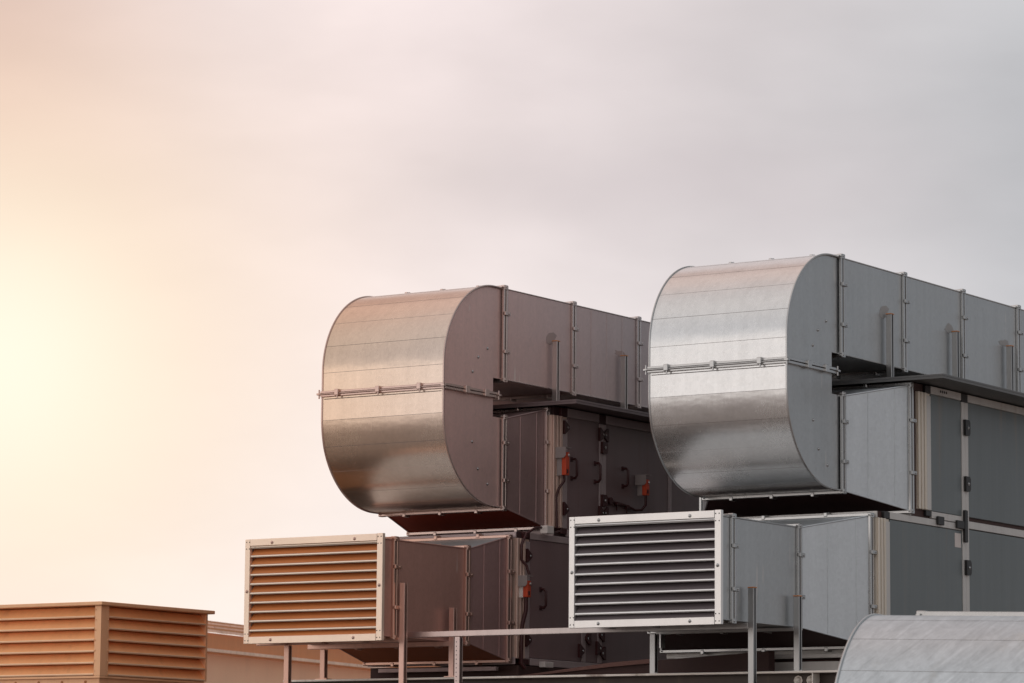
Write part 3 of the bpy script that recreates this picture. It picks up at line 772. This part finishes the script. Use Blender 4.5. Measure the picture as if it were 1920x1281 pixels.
# ------------------------------------------------------------------ third curved duct, nearest, lower right
def near_bend():
    D = 26.0; px, py = 1646.0, 1154.0
    ray = (RT * ((px - 960) / F_PX) + UP * (-(py - 640.5) / F_PX) + FW)
    tgt = CAM + ray * D
    a = R_(9.7)
    t = thing('exhaust_duct', 'weathered streaky galvanised curved duct cut off by the lower right corner of the picture', 'air duct', (0, 0, 0), 'curved exhaust ducts on the roof')
    up, lo = bend_profile()
    sh = Vector((0.35, 0))
    up = [[p + (sh if p.x > 2.5 else Vector((0, 0))) for p in s] for s in up]
    x0, x1 = 0.0, 4.6
    bend_half(up, True, x0, x1, DRUMM, DRUMM, SIDE['R'], 'upper_bend', t, rivets=False)
    bend_half(lo, False, x0, x1, DRUMM, DRUMM, SIDE['R'], 'lower_bend', t, rivets=False)
    MB().box(x0, x1, 2.90, 5.0, 3.252, 4.385).build('duct_section', DRUMM, t)
    flange(t, 'R', 2.52, x0 + .30, x1, 3.252, 4.385, lip=.040)
    MB().box(x0 + .4, x1 - .4, 1.5, 2.4, 1.35, 1.66).build('plinth', STEEL, t)
    rot = Matrix.Rotation(a, 4, 'Z') @ Matrix.Rotation(R_(1.25), 4, 'Y')
    anchor = rot @ Vector((x0, 2.345, 4.385))
    t.rotation_euler = rot.to_euler(); t.location = tgt - anchor
near_bend()

# ------------------------------------------------------------------ building behind on the left
def building():
    Dd = 95.0
    az = R_(21.3)
    h = Vector((FW.x, FW.y, 0)).normalized()
    d = Vector((h.x * math.cos(az) + h.y * math.sin(az), -h.x * math.sin(az) + h.y * math.cos(az), 0))
    nrm = Vector((d.y, -d.x, 0))
    ray = lambda px, py: RT * ((px - 960) / F_PX) + UP * (-(py - 640.5) / F_PX) + FW
    P = CAM + ray(390, 1189) * Dd
    zc = P.z; zt = (CAM + ray(390, 1167) * Dd).z; zf = (CAM + ray(390, 1226) * Dd).z
    t = thing('building', 'long low sand-coloured building with a brown fascia, out of focus behind the roof vent', 'building', (P.x, P.y, -14))
    t.rotation_euler = (0, 0, math.atan2(d.y, d.x))
    ZB = 14.0
    def bx(name, a0, a1, n0, n1, z0, z1, mat):   # local x along facade, -y outward
        m = MB(); m.box(a0, a1, n0, n1, z0 + ZB, z1 + ZB)
        o = m.build(name, mat, None); o.parent = t; return o
    bx('wall', -5.5, 60, 0.0, 18, -14, zf, WALL)
    bx('fascia', -6.0, 60.5, -.35, -.002, zf, zc, FASCIA)
    bx('gutter', -6.0, 60.5, -.50, -.36, zf + .02, zf + .10, CAP)
    m = MB(); n = 110; top = zt - zc
    for j in range(3):      # courses of pale roof sheets behind the gutter
        za, zb_ = zc + ZB + .02 + top * j / 3, zc + ZB + .02 + top * (j + 1) / 3
        pr = [(-6.0 + 66.5 * i / n, (.08 if i % 2 else 0)) for i in range(n + 1)]
        vs = [(x, -.44 + j * .12 - dd, za - .02) for x, dd in pr] + [(x, -.36 + j * .12 - dd, zb_) for x, dd in pr]
        m.add(vs, [(i, i + 1, n + 2 + i, n + 1 + i) for i in range(n)])
    for j in range(3): m.box(-6.0, 60.5, -.56 + j * .12, -.545 + j * .12, zc + ZB + top * (j + 1) / 3 - .035, zc + ZB + top * (j + 1) / 3 + .01, 1)
    o = m.build('roof', [CAP, FASCIA], None); o.parent = t
    for a in (18.3, 31, 44): bx('wall_joint', a, a + .18, -.03, -.001, -14, zf - .01, FASCIA)
building()

# ------------------------------------------------------------------ ground
def sheet(name, r, z, mat, cx=0, cy=0, n=48):
    m = MB()
    vs = [(cx + r * math.cos(2 * math.pi * k / n), cy + r * math.sin(2 * math.pi * k / n), z) for k in range(n)]
    m.add(vs, [tuple(range(n))]); return struct(m.build(name, mat))
sheet('flat_roof', 46, GROUND, GRAVEL, 2, -4)
_g = NT(GRAVEL.node_tree); _b = GRAVEL.node_tree.nodes['Principled BSDF']
_src = _b.inputs['Base Color'].links[0].from_socket
_p = _g.node('ShaderNodeNewGeometry').outputs['Position']
_d = _g.vm('LENGTH', _g.vm('SUBTRACT', _p, (-3, 5, GROUND)))
_d = _g.m('ADD', _d, _g.m('MULTIPLY', _g.m('SUBTRACT', _g.noise(_p, .35, 4, .6), .5), 5.0))
_g.l.new(_g.mix(_g.ramp(_d, 10, 17), _src, (.40, .345, .31)), _b.inputs['Base Color'])   # roof colour dark near the units, pale beyond, shaped for reflections in the bends
sheet('ground', 6000, -14.0, FAR)

# ------------------------------------------------------------------ sky
world = bpy.data.worlds.new('World'); sc.world = world; world.use_nodes = True
w = NT(world.node_tree); w.n.clear()
SUN_EL, SUN_AZ = R_(50), math.atan2(-.84, -.54)      # azimuth of the light in the x-y plane
SUN = Vector((math.cos(SUN_EL) * math.cos(SUN_AZ), math.cos(SUN_EL) * math.sin(SUN_AZ), math.sin(SUN_EL)))
out = w.node('ShaderNodeOutputWorld')
sky = w.node('ShaderNodeTexSky', sky_type='NISHITA'); sky.sun_disc = False
sky.sun_elevation = SUN_EL; sky.sun_rotation = math.atan2(SUN.x, SUN.y)
sky.dust_density = 1; sky.air_density = .4; sky.ozone_density = 0
bg1 = w.node('ShaderNodeBackground'); w.l.new(w.mix(1.0, sky.outputs[0], (.42, .38, .34), 'MULTIPLY'), bg1.inputs[0]); bg1.inputs[1].default_value = .05
dirv = w.node('ShaderNodeTexCoord').outputs['Generated']
el = w.m('ARCSINE', w.vm('DOT_PRODUCT', dirv, (0, 0, 1)))
hor = Vector((RT0.x, RT0.y, 0)).normalized()
side = w.m('ARCSINE', w.vm('DOT_PRODUCT', dirv, tuple(hor)))      # 0 = straight ahead (or behind), + to the right
fwd = w.vm('DOT_PRODUCT', dirv, (FW.x, FW.y, 0))
# base overcast: cream to the left, blue-grey to the right
base = w.mix(w.ramp(side, -.06, .20), (.90, .775, .75), (.51, .515, .52))
base = w.mix(w.ramp(side, -.07, -.16), base, (.74, .535, .465))
base = w.mix(w.ramp(side, .14, .75), base, (.31, .315, .32))
# the part of the sky behind the camera
back = w.mix(w.ramp(el, .10, .30), (1.42, 1.33, 1.24), (.47, .475, .49))
back = w.mix(w.ramp(side, .05, .6), back, (.38, .38, .385))
base = w.mix(w.ramp(fwd, .55, -.15), base, back)
# paler towards the horizon
lowg = w.m('MULTIPLY', w.ramp(el, .22, .07), w.ramp(side, .20, .0))
base = w.mix(w.m('MULTIPLY', lowg, .8), base, (1.0, .92, .89))
# soft cloud bands
cv = w.scale(dirv, (1, 1, 2.6))
c1 = w.noise(cv, 7.5, 4, .45, .4)
c2 = w.noise(cv, 22, 4, .5)
cl = w.m('ADD', w.m('MULTIPLY', w.m('SUBTRACT', c1, .5), .42), w.m('MULTIPLY', w.m('SUBTRACT', c2, .5), .16))
cn = w.node('ShaderNodeVectorMath', operation='SCALE'); w.l.new(base, cn.inputs[0]); w.l.new(w.m('ADD', 1.0, cl), cn.inputs[3])
base = cn.outputs[0]
# one long grey cloud bank higher up
wob = w.m('MULTIPLY', w.m('SUBTRACT', w.noise(w.scale(dirv, (1, 1, 1)), 14, 3, .5), .5), .05)
bk = w.m('DIVIDE', w.m('SUBTRACT', w.m('ADD', el, wob), R_(10.1)), R_(.9))
bank = w.m('MULTIPLY', w.m('EXPONENT', w.m('MULTIPLY', w.m('MULTIPLY', bk, bk), -1.0)), w.m('MULTIPLY', w.ramp(side, -.075, .01), w.ramp(side, .16, .05)))
bank = w.m('MULTIPLY', bank, w.ramp(fwd, .5, .9))
base = w.mix(w.m('MULTIPLY', bank, .45), base, (.62, .545, .54))
# veiled low sun glowing through the haze
gd = Vector((-0.6665, 0.7345, 0.1272)).normalized()
ang = w.m('ARCCOSINE', w.m('MINIMUM', w.vm('DOT_PRODUCT', dirv, tuple(gd)), .999999))
def gauss(sig): return w.m('EXPONENT', w.m('MULTIPLY', w.m('POWER', w.m('DIVIDE', ang, sig), 2.0), -1.0))
base = w.mix(w.m('MULTIPLY', gauss(R_(5.4)), .74), base, (1.02, .72, .45))
base = w.mix(w.m('MULTIPLY', gauss(R_(2.9)), 1.0), base, (1.12, .99, .78))
bg2 = w.node('ShaderNodeBackground'); w.l.new(base, bg2.inputs[0]); bg2.inputs[1].default_value = .95
addn = w.node('ShaderNodeAddShader'); w.l.new(bg1.outputs[0], addn.inputs[0]); w.l.new(bg2.outputs[0], addn.inputs[1])
w.l.new(addn.outputs[0], out.inputs[0])

# ------------------------------------------------------------------ sun lamp
ld = bpy.data.lights.new('sun', 'SUN'); ld.energy = .5; ld.angle = R_(110); ld.color = (1.0, .96, .91)
lo = bpy.data.objects.new('sun', ld); COL.objects.link(lo)
lo.rotation_euler = (-SUN).to_track_quat('-Z', 'Y').to_euler(); lo.location = (0, 0, 30)

# ------------------------------------------------------------------ camera
cd = bpy.data.cameras.new('camera'); cam = bpy.data.objects.new('camera', cd); COL.objects.link(cam)
cd.sensor_width = 36; cd.lens = F_PX / 1920 * 36; cd.clip_end = 20000; cd.clip_start = .5
cam.matrix_world = Matrix.Translation(CAM) @ Matrix((RT, UP, -FW)).transposed().to_4x4()
cd.dof.use_dof = True; cd.dof.focus_distance = 38.5; cd.dof.aperture_fstop = 5.6
sc.camera = cam
sc.view_settings.view_transform = 'Standard'; sc.view_settings.look = 'None'; sc.view_settings.exposure = 0; sc.view_settings.gamma = 1
sc.cycles.max_bounces = 8; sc.cycles.use_denoising = True
